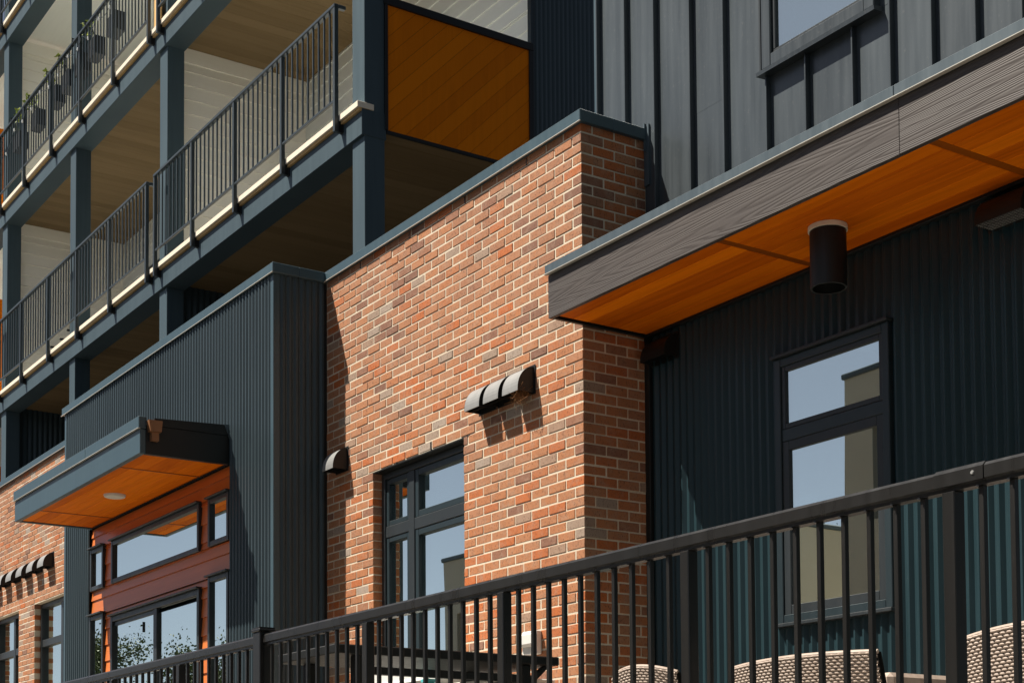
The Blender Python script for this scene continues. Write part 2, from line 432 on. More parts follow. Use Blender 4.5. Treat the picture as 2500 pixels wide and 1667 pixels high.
# main brick block --------------------------------------------------------
WX0, WX1, WZ1, WZ0 = -2.80, -1.445, -1.698, -4.05
bw = thing('brick_wall', 'sunlit red and tan brick wall with dark shaded corner return and metal coping', 'brick wall', (-1.8, 0.1, PZ))
hole = [(WX0, WX1, WZ0, WZ1)]
mort = MB()
for (a, b, c, d) in rects(-3.6, -0.02, PZ, 0.066, [(WX0 - .005, WX1 + .005, WZ0, WZ1)]): mort.box(a, b, 0.0, 0.09, c, d)
mort.box(-0.0885, -0.0005, 0.0005, 0.53, PZ, 0.066)
mort.build('mortar', 'mortar', bw)
specs = []
nrow = int((0.066 - PZ) / CH) + 1
for r in range(-1, nrow - 1):
    zt = -r * CH; zb = zt - CH
    z0, z1 = zb + JT / 2, zt - JT / 2
    if r == -1: z1 = 0.064
    if z0 < PZ: continue
    even = (r % 2 == 0)
    vis = z1 > -3.75
    # corner brick seen on both faces
    fx = 0.095 if even else BL - 0.004; ry = 0.18 if even else 0.09
    specs.append((-fx + JT / 2, 0.0, 0.0, ry - JT / 2, z0, z1, True, True, vis))
    # front
    x = -fx
    while x > -3.6 + 0.02:
        a = max(x - BL, -3.6); segs = [(a + JT / 2, x - JT / 2)]
        if z1 > WZ0 and z0 < WZ1 - 0.02:
            segs2 = []
            for p, q in segs:
                if q <= WX0 or p >= WX1: segs2.append((p, q))
                else:
                    if p < WX0 - .012: segs2.append((p, WX0))
                    if q > WX1 + .012: segs2.append((WX1, q))
            segs = segs2
        for p, q in segs: specs.append((p, q, 0.0, 0.088, z0, z1, True, False, vis))
        x -= BL
    # return
    y = ry
    while y < 0.53 - 0.02:
        b = min(y + 0.18, 0.53); specs.append((-0.088, 0.0, y + JT / 2, b - JT / 2, z0, z1, False, True, vis)); y += 0.18
lay_bricks(bw, specs, EYE)
cop = MB()
cop.box(-3.598, 0.032, -0.032, 0.24, 0.056, 0.136, 0.004)
cop.box(-0.24, 0.032, 0.2405, 0.56, 0.056, 0.136, 0.004)
co = cop.build('coping', 'trim', bw)
dr = MB().box(-3.598, 0.041, -0.041, -0.030, 0.0515, 0.0558)
dr.build('drip_edge', 'edge', co)
MB().box(0.005, 0.055, 0.515, 0.53, -0.25, 0.16).box(0.02, 0.03, 0.50, 0.53, -0.02, 0.165).build('end_flashing', 'flash', bw)
wv = MB()
for x in (-2.42, -1.905): wv.box(x - .007, x + .007, -0.0055, 0.02, WZ1 + .004, WZ1 + CH - .004)
for x in (-0.62, -1.41, -2.21, -3.0): wv.box(x - .006, x + .006, -0.0055, 0.02, 0.002, 0.05)
wv.build('weep_vent', 'black', bw)
MB().box(WX0 - .08, WX1 + .08, -0.001, 0.09, WZ1 - 0.006, WZ1 + 0.004).build('lintel', 'black', bw)
MB().box(-3.6, -0.09, 0.092, 0.11, PZ, 0.05).build('backing_wall', 'interior', bw).data.materials[0] = M['darkroom']
# cut the backing behind the window by replacing it with framed pieces
bk = [o for o in bw.children if o.name.startswith('backing_wall')][0]; bpy.data.objects.remove(bk, do_unlink=True)
bkm = MB()
for (a, b, c, d) in rects(-3.6, -0.09, PZ, 0.05, hole): bkm.box(a, b, 0.092, 0.13, c, d)
bkm.build('backing_wall', 'darkroom', bw)
rev = MB(); rev.box(WX0 - .0, WX0 + .006, 0.089, 0.25, WZ0, WZ1).box(WX1 - .006, WX1, 0.089, 0.25, WZ0, WZ1).box(WX0, WX1, 0.089, 0.25, WZ1 - .006, WZ1 - .0005)
rev.build('reveal', 'frame', bw)
w = window(bw, WX0 + .008, WX1 - .008, WZ0, WZ1 - .008, 0.125, 0.05, 0.055, bars_x=((-2.335, 0.085),), bars_z=((-2.175, 0.09),), blind=None)
for (a, b) in ((-2.375 + .085, WX1 - .06), (WX0 + .06, -2.378)):   # sash frames inside each light
    s = MB()
    for (p, q) in ((WZ1 - .06, -2.13), (-2.22, -3.95)):
        k = 0.05 if a > -2.4 else 0.04
        s.box(a, a + k, 0.085, 0.12, q, p, .004).box(b - k, b, 0.085, 0.12, q, p, .004).box(a + k, b - k, 0.086, 0.12, p - k, p, .004).box(a + k, b - k, 0.086, 0.12, q, q + k, .004)
    s.build('sash', 'frame_blue', w)
MB().box(WX0 + .02, -2.40, 0.165, 0.172, WZ0, WZ1 - .02).build('blind', 'blind', w)
MB().box(-2.39, WX1 - .0, 0.30, 0.31, WZ0 - .2, WZ1 + .1).box(WX1 + .0, WX1 + .01, 0.26, 0.63, WZ0, WZ1).build('room_wall', 'blind', w)
MB().box(-3.2, -1.0, 0.25, 0.66, WZ1 + 0.16, WZ1 + 0.2).build('room_ceiling', 'blind', w)

# left brick wall -----------------------------------------------------------
lb = thing('brick_wall', 'narrow sunlit brick wall at the far left with six small vent hoods', 'brick wall', (-11.5, 0.1, PZ))
lh = [(-13.6, -12.362, -4.0, -1.698), (-11.68, -10.36, -4.0, -1.698)]
mm = MB()
for (a, b, c, d) in rects(-15.2, -8.9, PZ, 0.066, [(p - .005, q + .005, u, v) for p, q, u, v in lh]): mm.box(a, b, 0.0, 0.09, c, d)
mm.build('mortar', 'mortar', lb)
specs = []
for r in range(-1, nrow - 1):
    zt = -r * CH; z0, z1 = zt - CH + JT / 2, zt - JT / 2
    if r == -1: z1 = 0.064
    if z0 < PZ: continue
    x = -8.9 - (0.1 if r % 2 else 0.0)
    while x > -15.2:
        segs = [(max(x - BL, -15.2) + JT / 2, x - JT / 2)]
        for (h0, h1, hz0, hz1) in lh:
            if z1 > hz0 and z0 < hz1 - .02:
                s2 = []
                for p, q in segs:
                    if q <= h0 or p >= h1: s2.append((p, q))
                    else:
                        if p < h0 - .012: s2.append((p, h0))
                        if q > h1 + .012: s2.append((h1, q))
                segs = s2
        for p, q in segs: specs.append((p, q, 0.0, 0.088, z0, z1, True, False, z1 > -3.4 and x < -10.3))
        x -= BL
lay_bricks(lb, specs, EYE)
c2 = MB().box(-15.2, -8.95, -0.032, 0.24, 0.056, 0.136, 0.004).build('coping', 'trim', lb)
MB().box(-15.2, -8.95, -0.041, -0.030, 0.0515, 0.0558).build('drip_edge', 'edge', c2)
MB().box(-15.2, -8.9, 0.30, 0.32, PZ, 0.05).build('backing_wall', 'darkroom', lb)
for (a, b) in ((-13.6, -12.362), (-11.68, -10.36)):
    window(lb, a + .008, b - .008, -4.0, -1.706, 0.125, 0.05, 0.055, bars_x=((b - 0.45 if a < -12 else a + 0.86, 0.085),), bars_z=((-2.20, 0.09),), blind='blind', bd=0.12)

# black ribbed bay ------------------------------------------------------------
YB = -0.478
bay = thing('metal_clad_bay', 'dark blue ribbed metal bay with orange timber infill and tall windows', 'building bay', (-6.3, -0.2, PZ))
IX0, IX1, IZ1 = -8.13, -4.488, -1.362
sh = [(IX0, IX1, PZ, IZ1)]
# sheets between vertical joints are separate panels
jx = [-8.95, -7.76, -6.917, -6.031, -5.208, -4.36, -3.652]
for a, b in zip(jx, jx[1:]):
    hh = [h for h in sh if h[1] > a and h[0] < b]
    mb = corrugated('Y', YB, a + .0015, b - .0015, PZ, 0.05, hh, pitch=(b - a) / round((b - a) / 0.0655))
    mb.build('ribbed_panel', 'ribbed', bay)
corrugated('X', -3.605, YB + .045, -0.03, PZ, 0.05, (), pitch=0.0598, depth=0.0125, hi=0.30, sl=0.28).build('ribbed_panel', 'ribbed', bay)
MB().box(-3.655, -3.598, YB - .012, YB + .045, PZ, 0.05, .003).build('corner_trim', 'trim', bay)
MB().box(-3.62, -3.596, -0.034, 0.0, PZ, 0.05, .003).build('corner_trim', 'black', bay)
MB().box(-8.99, -8.94, YB - .012, 0.0, PZ, 0.05, .003).build('corner_trim', 'trim', bay)
cm = MB(); cm.box(-9.03, -3.566, -0.512, -0.27, 0.05, 0.132, .004); cm.box(-3.80, -3.566, -0.2695, -0.034, 0.05, 0.132, .004)
cc = cm.build('coping', 'trim', bay)
MB().box(-9.035, -3.557, -0.521, -0.510, 0.0455, 0.0498).build('drip_edge', 'edge', cc)
# carcass behind the sheets
cb = MB()
for (a, b, c, d) in rects(-8.94, -3.64, PZ, 0.04, sh): cb.box(a, b, YB + .02, 0.0 - .002, c, d)
cb.build('carcass', 'darkroom', bay)
# infill windows (x0,x1,z0,z1)
WIN = {'transom': (-7.455, -5.15, -2.02, -1.585), 'small_r': (-4.947, -4.492, -2.015, -1.592), 'tall_r': (-4.944, -4.492, -4.2, -2.288),
       'small_l': (-8.105, -7.698, -2.022, -1.582), 'tall_l': (-8.125, -7.692, -4.2, -2.286), 'door': (-7.465, -5.14, PZ + .02, -2.357)}
hl = list(WIN.values())
top = -1.362; k = 0
z = top
while z > PZ:
    zl = -1.457 - 0.167 * k; zl = max(zl, PZ)
    mb = MB()
    for (a, b, c, d) in rects(IX0, IX1, zl + .004, z + .012 if k else z, hl):
        # lapped board: thicker at its lower edge
        mb.prism([(YB + .004, c), (YB + .03, c), (YB + .03, d), (YB + .018, d)], 'X', a, b)
    if mb.v: mb.build('siding_board', 'plank', bay)
    z = zl; k += 1
MB().box(IX0, IX1, YB + .20, YB + .22, PZ, IZ1).build('room_wall', 'interior', bay)
for nm, (a, b, c, d) in WIN.items():
    if nm == 'door':
        o = window(bay, a, b, c, d, YB + .035, 0.055, 0.055, bars_x=((-6.23, 0.09),), name='patio_door', blind=None, mat='frame', glass_y=YB + .012)
        MB().box(a + .06, -6.29, YB + .002, YB + .03, d - .10, d - .06, .003).box(-6.18, b - .06, YB + .012, YB + .04, d - .105, d - .06, .003).build('sash', 'frame_blue', o)
        MB().box(a + .06, -6.27, YB + .14, YB + .15, c, d).build('curtain', 'cream', o)
        MB().box(-6.6, -6.585, YB + .0, YB + .012, -2.60, -2.50).build('handle', 'black', o)
        MB().box(-6.27, b, YB + .185, YB + .195, c, d).build('room_back', 'blind', o)
    else:
        o = window(bay, a, b, c, d, YB + .035, 0.045, 0.055, blind='blind', bd=0.03, glass_y=YB + .008)
    MB().box(a - .012, b + .012, YB - .052, YB + .03, d + .001, d + .016, .003).build('head_flashing', 'frame', o)

# entry canopy ---------------------------------------------------------------
cn = thing('entry_canopy', 'flat metal-edged canopy with bright orange soffit over the patio doors at left', 'canopy', (-6.3, -0.9, -1.36))
CX0, CX1, CY = -8.09, -4.49, -1.29
MB().box(CX0, CX1, CY, CY + .05, -1.362, -1.155, .004).build('fascia', 'trim', cn)
fl = MB(); fl.box(CX0 - .008, -5.85, CY - .014, CY + .05, -1.150, -1.050, .004); fl.box(-5.846, CX1 + .008, CY - .014, CY + .05, -1.150, -1.050, .004)
flo = fl.build('flashing', 'trim', cn)
MB().box(CX0 - .008, CX1 + .012, CY - .022, CY - .001, -1.1540, -1.1502).build('drip_edge', 'edge', flo)
e = MB(); e.box(CX1 - .05, CX1, CY + .051, YB - .012, -1.362, -1.115, .003)
e.box(CX1 - .045, CX1 + .006, CY + .051, -1.235, -1.114, -1.050, .003)
e.prism([(-1.165, -1.114), (YB - .012, -1.114), (YB - .012, -1.020), (-1.165, -1.052)], 'X', CX1 - .045, CX1 + .004)
e.build('end_fascia', 'black', cn)
MB().box(CX0, CX0 + .05, CY + .051, YB - .012, -1.362, -1.06, .003).build('end_fascia', 'trim', cn)
MB().box(CX0 + .05, CX1 - .05, CY + .05, YB - .012, -1.14, -1.12).build('roof_deck', 'black', cn)
MB().prism([(YB - .06, -1.02), (YB - .004, -1.02), (YB - .004, -1.14), (YB - .012, -1.14)], 'X', CX1 - .01, CX1 + .012).build('end_flashing', 'flash', cn)
sx = [CX0 + .05, -7.40, -5.13, CX1 - .05]
for a, b in zip(sx, sx[1:]):
    nb = 6; wdt = (YB - .012 - (CY + .03)) / nb
    for i in range(nb):
        y0 = CY + .03 + i * wdt
        MB().box(a + .012, b - .012, y0 + .0014, y0 + wdt - .0014, -1.352, -1.336, .003).build('soffit_board', 'soffit', cn)
for x in sx[1:-1]: MB().box(x - .013, x + .013, CY + .03, YB - .012, -1.356, -1.340, .002).build('soffit_trim', 'soffit_trim_shadow', cn)
MB().box(CX0 + .01, CX1 - .01, YB - .030, YB - .0125, -1.352, -1.30, .002).build('wall_trim', 'soffit', cn)
sc = MB()
sc.prism([(-1.235, -1.085), (-1.115, -1.085), (-1.125, -1.178), (-1.220, -1.178)], 'X', CX1 + .001, CX1 + .065)
sc.prism([(-1.205, -1.179), (-1.140, -1.179), (-1.140, -1.252), (-1.205, -1.252)], 'X', CX1 + .001, CX1 + .045)
sc.build('scupper', 'scupper', cn)
dl = thing('ceiling_light', 'round white downlight set in the orange soffit of the left canopy', 'light', (-6.29, -0.87, -1.352))
MB().cyl((-6.29, -0.87, -1.353), (-6.29, -0.87, -1.372), 0.105, 0.098, 28).build('trim_ring', 'white', dl)
MB().cyl((-6.29, -0.87, -1.3725), (-6.29, -0.87, -1.378), 0.085, 0.080, 28).build('lens', 'lens', dl)

# right wing walls -------------------------------------------------------------
YS = 0.53
lw = thing('ribbed_metal_wall', 'dark teal ribbed metal wall with a tall two-part window under the right canopy', 'wall', (2.2, 0.6, PZ))
LW = (1.235, 2.13, -3.30, -1.73)
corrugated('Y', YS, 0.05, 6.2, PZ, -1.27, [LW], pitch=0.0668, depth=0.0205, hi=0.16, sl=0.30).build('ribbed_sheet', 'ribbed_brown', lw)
MB().box(0.0, 0.052, YS - .03, YS + .02, PZ, -1.27, .003).build('corner_trim', 'black', lw)
bm_ = MB()
for (a, b, c, d) in rects(0.0, 6.2, PZ, -1.0, [LW]): bm_.box(a, b, YS + .015, YS + .08, c, d)
bm_.build('backing_wall', 'darkroom', lw)
o = window(lw, LW[0], LW[1], LW[2], LW[3], YS - .002, 0.05, 0.035, mat='frame_blue', blind=None, bars_z=((-2.19, 0.075),))
s = MB()
for (p, q, kx) in ((LW[3] - .05, -2.152, .03), (-2.228, LW[2] + .05, .055)):
    a, b = LW[0] + .05, LW[1] - .05
    s.box(a, a + kx, YS - .026, YS + .01, q, p, .003).box(b - kx, b, YS - .026, YS + .01, q, p, .003).box(a + kx, b - kx, YS - .025, YS + .01, p - kx, p, .003).box(a + kx, b - kx, YS - .025, YS + .01, q, q + kx, .003)
s.build('sash', 'frame', o)
MB().box(LW[0] - .012, LW[1] + .012, YS - .062, YS, LW[3] + .001, LW[3] + .02, .003).build('head_flashing', 'frame', o)
MB().box(LW[0] - .012, LW[1] + .012, YS - .062, YS, LW[2] - .022, LW[2] - .001, .003).build('sill', 'frame', o)
MB().box(LW[0], LW[1], YS + .30, YS + .31, LW[2], LW[3]).build('blind', 'interior', o)
uw = thing('seam_metal_wall', 'slate grey standing seam metal wall with dusty panels above the right canopy', 'wall', (2.2, 0.6, -0.94))
UW = (1.185, 2.085, 0.045, 1.6)
SX = [-0.48, -0.17, 0.14, 0.50, 0.82, 1.20, 1.53, 1.90, 2.18, 2.47, 2.76, 3.05, 3.35, 3.66, 3.97, 4.3, 4.7, 5.1]
MB().box(-0.535, -0.485, YS - .016, YS + .03, -0.3, 7.5, .003).build('corner_trim', 'trim', uw)
for i, (a, b) in enumerate(zip(SX, SX[1:])):
    z0 = -0.94 if b > 0.1 else -0.10
    mb = MB()
    for (p, q, c, d) in rects(a + .001, b - .001, z0, 7.5, [UW]): mb.box(p, q, YS - random.uniform(0, .0015), YS + .012, c, d)
    if mb.v: mb.build('wall_panel', 'seam', uw)
    z1 = 7.5
    if UW[0] - .01 < a < UW[1] + .01:
        MB().box(a - .006, a + .006, YS - .038, YS, z0, UW[2] - .035, .002).build('standing_seam', 'seam', uw)
        z0 = UW[3]
    MB().box(a - .006, a + .006, YS - .038, YS, z0, z1, .002).build('standing_seam', 'seam', uw)
MB().box(-0.53, 5.1, YS + .02, YS + .05, -0.94, 0.0).box(-0.53, UW[0], YS + .02, YS + .05, 0.0, 7.5).box(UW[1], 5.1, YS + .02, YS + .05, 0.0, 7.5).box(-.53, 5.1, YS + .051, YS + .08, UW[3], 7.5).build('backing_wall', 'darkroom', uw)
MB().box(-0.53, -0.50, YS + .03, 6.5, -0.3, 7.5).build('side_wall', 'darkroom', uw)
o = window(uw, UW[0], UW[1], UW[2], UW[3], YS - .01, 0.075, 0.045, mat='seam', blind='blind', bd=0.2)
MB().box(UW[0] + .076, UW[1] - .076, YS - .035, YS, UW[2] + .076, UW[2] + .10, .003).box(UW[0] + .076, UW[0] + .10, YS - .035, YS, UW[2] + .1, UW[3] - .08, .003).build('sash', 'frame', o)
MB().box(UW[0] - .02, UW[0] - .004, YS - .055, YS, UW[2] - .03, UW[3], .002).build('side_flashing', 'frame', o)
MB().prism([(YS - .075, UW[2] - .012), (YS - .002, UW[2] - .001), (YS - .002, UW[2] - .03), (YS - .072, UW[2] - .035)], 'X', UW[0] - .03, UW[1] + .02).build('sill', 'seam', o)

# right canopy -------------------------------------------------------------------
rc = thing('deep_fascia_canopy', 'large canopy at right with wood-grain grey fascia and orange board soffit', 'canopy', (2.8, 0.1, -1.27))
RY = -0.27
for a, b in ((0.0, 2.922), (2.9235, 5.9)):
    MB().box(a, b, RY, RY + .03, -1.272, -0.998, .002).build('fascia_board', 'fascia', rc)
f2 = MB()
for a, b in ((-0.006, 2.91), (2.912, 5.9)): f2.box(a, b, RY - .022, RY + .06, -0.992, -0.935, .003)
ff = f2.build('flashing', 'flash', rc)
MB().box(-0.006, 5.9, RY - .030, RY - .002, -0.9962, -0.9922).build('drip_edge', 'edge', ff)
MB().box(-0.004, 5.9, RY + .06, YS - .002, -0.965, -0.94).build('roof_deck', 'black', rc)
MB().box(0.004, 0.03, RY + .031, YS - .03, -1.272, -0.97, .002).build('end_fascia', 'black', rc)
MB().box(0.03, 5.9, YS - .05, YS - .002, -1.28, -1.0, .002).build('wall_ledger', 'black', rc)
bx = [0.032, 1.585, 3.09, 4.6, 5.9]
nb = 6; w6 = (YS - .052 - (RY + .032)) / nb
for a, b in zip(bx, bx[1:]):
    for i in range(nb):
        y0 = RY + .032 + i * w6
        MB().box(a + .027, b - .027, y0 + .0016, y0 + w6 - .0016, -1.264, -1.248, .003).build('soffit_board', 'soffit', rc)
for x in bx[1:-1]: MB().box(x - .026, x + .026, RY + .032, YS - .052, -1.262, -1.246, .002).build('soffit_trim', 'soffit_trim_shadow', rc)  # wide dark strip: the trim with its shadow band coloured in
MB().box(0.03, 5.9, RY + .03, YS - .05, -1.244, -1.236).build('soffit_backing', 'darkroom', rc)
lt = thing('ceiling_lamp', 'black cylinder lamp hanging from the orange soffit beside the window', 'lamp', (2.06, 0.12, -1.264))
MB().cyl((2.06, 0.12, -1.266), (2.06, 0.12, -1.290), 0.106, 0.106, 36).build('base_ring', 'cream', lt, False)
b = MB(); n = 40
p0 = len(b.v)
ring = [[], [], []]
for i in range(n):
    a = 2 * math.pi * i / n; c, s_ = math.cos(a), math.sin(a)
    ring[0].append((2.06 + .098 * c, 0.12 + .098 * s_, -1.292)); ring[1].append((2.06 + .098 * c, 0.12 + .098 * s_, -1.60)); ring[2].append((2.06 + .086 * c, 0.12 + .086 * s_, -1.60))
for r in ring: b.v += r
for i in range(n):
    j = (i + 1) % n
    b.f += [(i, j, n + j, n + i), (n + i, n + j, 2 * n + j, 2 * n + i)]
b.f.append(tuple(range(n)))
b.cyl((2.06, .12, -1.53), (2.06, .12, -1.535), .088, .088, n)
b.build('body', 'black', lt)
MB().cyl((2.06, .12, -1.5355), (2.06, .12, -1.54), .05, .05, 24).build('lens', 'darkroom', lt)

# vent hoods -----------------------------------------------------------------------
def hood(label, cat, x0, x1, y, ztop, h, dep, group=None, grey=True, mesh=False):
    t = thing('vent_hood', label, cat, ((x0 + x1) / 2, y, ztop - h), group)
    n = 10; arc = [(y - dep * math.sin(math.pi / 2 * i / n), ztop - h * 0.92 + h * 0.92 * math.cos(math.pi / 2 * i / n)) for i in range(n + 1)]
    arc = [(y - 0.004, ztop)] + arc[1:]
    sh_ = MB()
    th = 0.004
    for (a, b_) in zip(arc, arc[1:]):
        sh_.poly([(x0, a[0], a[1]), (x1, a[0], a[1]), (x1, b_[0], b_[1]), (x0, b_[0], b_[1])])
    sh_.box(x0, x1, arc[-1][0], arc[-1][0] + .004, ztop - h, arc[-1][1])
    sh_.build('curved_cover', 'hoodgrey' if grey else 'black', t)
    for x in (x0, x1):
        pr = arc + [(arc[-1][0], ztop - h), (y - 0.002, ztop - h)]
        s2 = MB().prism(pr, 'X', x - .0025 if x == x0 else x, x if x == x0 else x + .0025); s2.build('side_cheek', 'black', t)
    MB().box(x0 - .02, x1 + .02, y - .004, y - .0005, ztop - h - .01, ztop + .015, .001).build('back_plate', 'black', t)
    MB().box(x0 + .003, x1 - .003, y - dep * .62, y - dep * .60, ztop - h, ztop - h * .25).build('damper_flap', 'black', t)
    if mesh:
        g_ = MB(); 
        for i in range(12):
            x = x0 + (x1 - x0) * (i + .5) / 12; g_.cyl((x, y - dep, ztop - h + .002), (x, y - .01, ztop - h + .002), .0016, .0016, 4)
        for i in range(8):
            yy = y - dep * (i + .5) / 8; g_.cyl((x0, yy, ztop - h + .002), (x1, yy, ztop - h + .002), .0016, .0016, 4)
        g_.build('bird_mesh', 'hoodgrey', t)
    return t
lab = ['left one of three joined vent hoods above the main brick window', 'middle one of three joined vent hoods above the main brick window', 'right one of three vent hoods, bird nest tucked below it']
for i, x in enumerate((-1.215, -0.975, -0.735)): hood(lab[i], 'vent hood', x, x + .187, -.0045, -1.405, .175, .135, 'vent hoods on the main brick wall')
hood('single grey vent hood on brick beside the dark ribbed bay', 'vent hood', -3.41, -3.225, -.0045, -1.415, .175, .135, 'vent hoods on the main brick wall')
ords = ['first', 'second', 'third', 'fourth', 'fifth', 'sixth']
for i in range(6):
    x = -10.92 - 0.455 * i
    hood('%s small vent hood from the ribbed bay on the far left brick wall' % ords[i], 'vent hood', x - .24, x, -.0045, -1.15, .17, .13, 'vent hoods on the far left brick wall')
hood('black vent hood in deep shade where brick meets the right canopy', 'vent hood', 0.08, 0.32, YS - .014, -1.32, .15, .11, grey=False)
hood('black vent hood with wire mesh under the soffit at right edge', 'vent hood', 2.82, 3.10, YS - .014, -1.30, .15, .13, grey=False, mesh=True)
nst = MB(); rg = random.Random(3)
for i in range(260):
    c = Vector((rg.gauss(-.615, .035), rg.gauss(-.075, .022), rg.gauss(-1.595, .028))); d = Vector((rg.gauss(0, 1), rg.gauss(0, .7), rg.gauss(-.25, .8))).normalized() * rg.uniform(.02, .06)
    nst.cyl(c - d, c + d * .6 + Vector((0, 0, -.008)), .0011, .0006, 3, False)
ns = nst.build('bird_nest', 'straw'); tag(ns, 'tangle of dry brown nest grass under the right vent hood', 'bird nest')

# balcony wing ------------------------------------------------------------------------
YD = 1.30
COLX = ((-5.584, -5.331), (-10.82, -10.565), (-14.41, -14.16), (-17.93, -17.655), (-21.5, -21.25))
bal = thing('balcony_building', 'stacked balconies with grey steel columns, brown soffits and cream dividing walls', 'building', (-12, 2.2, GZ))
for a, b in COLX: MB().box(a, b, YD, YD + .225, -0.8, 11.5, .004).build('column', 'steel', bal)
LEV = (2.282, 5.392, 8.46)
XR = -5.345; XL = -24.0; YE = 3.32
for z in LEV:
    o = MB().box(XL, XR + .02, YD - .035, YD + .24, z, z + .262, .004).build('beam', 'steel', bal)
    MB().box(XL, XR + .026, YD - .085, YD + .10, z + .264, z + .325, .003).build('deck_edge', 'cream', bal)
    MB().box(XL, XR + .022, YD - .062, YD + .05, z + .2625, z + .2638).box(XL, XR + .022, YD - .062, YD - .0355, z + .236, z + .2624).build('timber_packer', 'pinewood', bal)
    MB().box(XL, XR - .03, YD + .21, YE, z + .20, z + .32).build('deck', 'lap_front', bal)
    # soffit boards run front to back
    nbd = 70; bwid = 0.19; x = XR - .03
    for i in range(nbd if z < 6 else 44):
        if z > 6 and x > -12: x -= bwid; continue
        MB().box(x - bwid + .0015, x - .0015, YD + .242, YE, z + .10, z + .115, .0025).build('soffit_board', 'brown_soffit', bal); x -= bwid
    MB().box(x, XR - .03, YD + .242, YE, z + .118, z + .13).build('soffit_backing', 'darkroom', bal)
# back wall per storey
def lapwall_front(z0, z1, holes, mat):
    z = z0
    while z < z1:
        t_ = min(z + 0.19, z1)
        for (a, b, c, d) in rects(XL, -5.36, z + .003, t_, holes): MB().prism([(YE - .018, c), (YE + .01, c), (YE + .01, d), (YE - .004, d)], 'X', a, b).build('lap_board', mat, bal)
        z += 0.19
for z0, z1 in ((2.60, 5.50), (5.72, 8.56)):
    dh = [(-7.05, -6.15, z0 - .1, z0 + 1.55), (-9.3, -7.5, z0 - .1, z0 + 2.1), (-13.2, -11.6, z0 - .1, z0 + 2.1), (-16.6, -15.2, z0 - .1, z0 + 2.1)]
    lapwall_front(z0, z1, dh, 'lap_front')
    for (a, b, c, d) in dh: window(bal, a, b, max(c, z0), d, YE + .02, .07, .06, bars_x=(((a + b) / 2, .06),), blind='interior', bd=.2)
corrugated('Y', YE, XL, -5.36, -1.5, 2.40, (), pitch=0.09).build('ribbed_sheet', 'ribbed', bal)
MB().box(XL, -5.36, YE + .28, YE + .3, -1.5, 11).build('core_wall', 'darkroom', bal)
# dividing walls (face +X)
def lapwall_side(x, z0, z1):
    z = z0
    while z < z1:
        t_ = min(z + 0.185, z1)
        MB().prism([(x + .012, z + .003), (x - .02, z + .003), (x - .02, t_), (x - .002, t_)], 'Y', YD + .226, YE - .02).build('lap_board', 'lap', bal); z += 0.185
for x in (-10.69, -17.78):
    for z0, z1 in ((2.60, 5.30), (5.72, 8.40)):
        lapwall_side(x, z0, z1)
        MB().box(x - .02, x + .016, YD + .226, YE - .02, z1 + .001, z1 + .19, .002).build('frieze_board', 'lap', bal)
    corrugated('X', x, YD + .226, YE, -1.0, 2.40, (), pitch=0.085).build('ribbed_sheet', 'ribbed', bal)
# ribbed end wall behind the screen
corrugated('X', -5.345, YE + .02, 6.5, -1.0, 11, (), pitch=0.0575, depth=.007).build('ribbed_sheet', 'ribbed', bal)
MB().box(-5.40, -5.335, YE - .02, YE + .03, 2.3, 11, .003).build('corner_trim', 'frame_blue', bal)
rf = MB().box(-9, -.1, 0.14, 1.2, -0.55, -0.5).box(-24, -.53, 1.2, 6.5, -0.85, -0.8).box(-24, -9, .32, 1.2, -.55, -.5).build('terrace_roof', 'gravel', bal)
# privacy screen with diagonal boards
ps = thing('privacy_screen', 'orange diagonal-board privacy screen with black frame beside the end column', 'screen', (-5.33, 2.4, 2.38))
PX = -5.331; y0, y1, zb, zt = 1.545, 3.285, 2.385, 3.70
def clip_poly(poly, f):
    out = []
    for i, p in enumerate(poly):
        q = poly[(i + 1) % len(poly)]; fp, fq = f(p), f(q)
        if fp >= 0: out.append(p)
        if (fp >= 0) != (fq >= 0):
            t = fp / (fp - fq); out.append((p[0] + (q[0] - p[0]) * t, p[1] + (q[1] - p[1]) * t))
    return out
bwid = 0.135; s2 = math.sqrt(.5); base = (y0 * -s2 + zb * s2)
lo = min(-y * s2 + z * s2 for y in (y0, y1) for z in (zb, zt)); hi_ = max(-y * s2 + z * s2 for y in (y0, y1) for z in (zb, zt))
u = lo
while u < hi_:
    pl = [(y0, zb), (y1, zb), (y1, zt), (y0, zt)]
    pl = clip_poly(pl, lambda p: (-p[0] * s2 + p[1] * s2) - (u + .0012)); 
    if pl: pl = clip_poly(pl, lambda p: (u + bwid - .0012) - (-p[0] * s2 + p[1] * s2))
    if len(pl) >= 3: MB().prism(pl, 'X', PX - .016, PX + random.uniform(-.001, .001)).build('board', 'panel', ps)
    u += bwid
fr = MB(); fr.box(PX - .02, PX + .022, y0 - .03, y1 + .03, zt - .035, zt + .045, .003)
fr.box(PX - .02, PX + .020, y1 - .02, y1 + .03, zb, zt - .036, .003); fr.box(PX - .02, PX + .020, y0 - .02, y0 + .012, zb, zt - .036, .003); fr.box(PX - .02, PX + .006, y0, y1, zb - .03, zb + .006, .002)
fr.build('frame', 'black', ps)
MB().box(PX - .024, PX - .017, y0, y1, zb, zt).build('backing', 'darkroom', ps)
ps2 = thing('privacy_screen', 'slivers of orange board screen at the extreme left edge of the balconies', 'screen', (-20.2, 2.4, 2.4))
for z0 in (-0.4, 2.62, 5.73):
    for i in range(12): MB().box(-20.03, -20.01, 1.55, 3.28, z0 + i * .19 + .002, z0 + (i + 1) * .19 - .002, .002).build('board', 'panel', ps2)

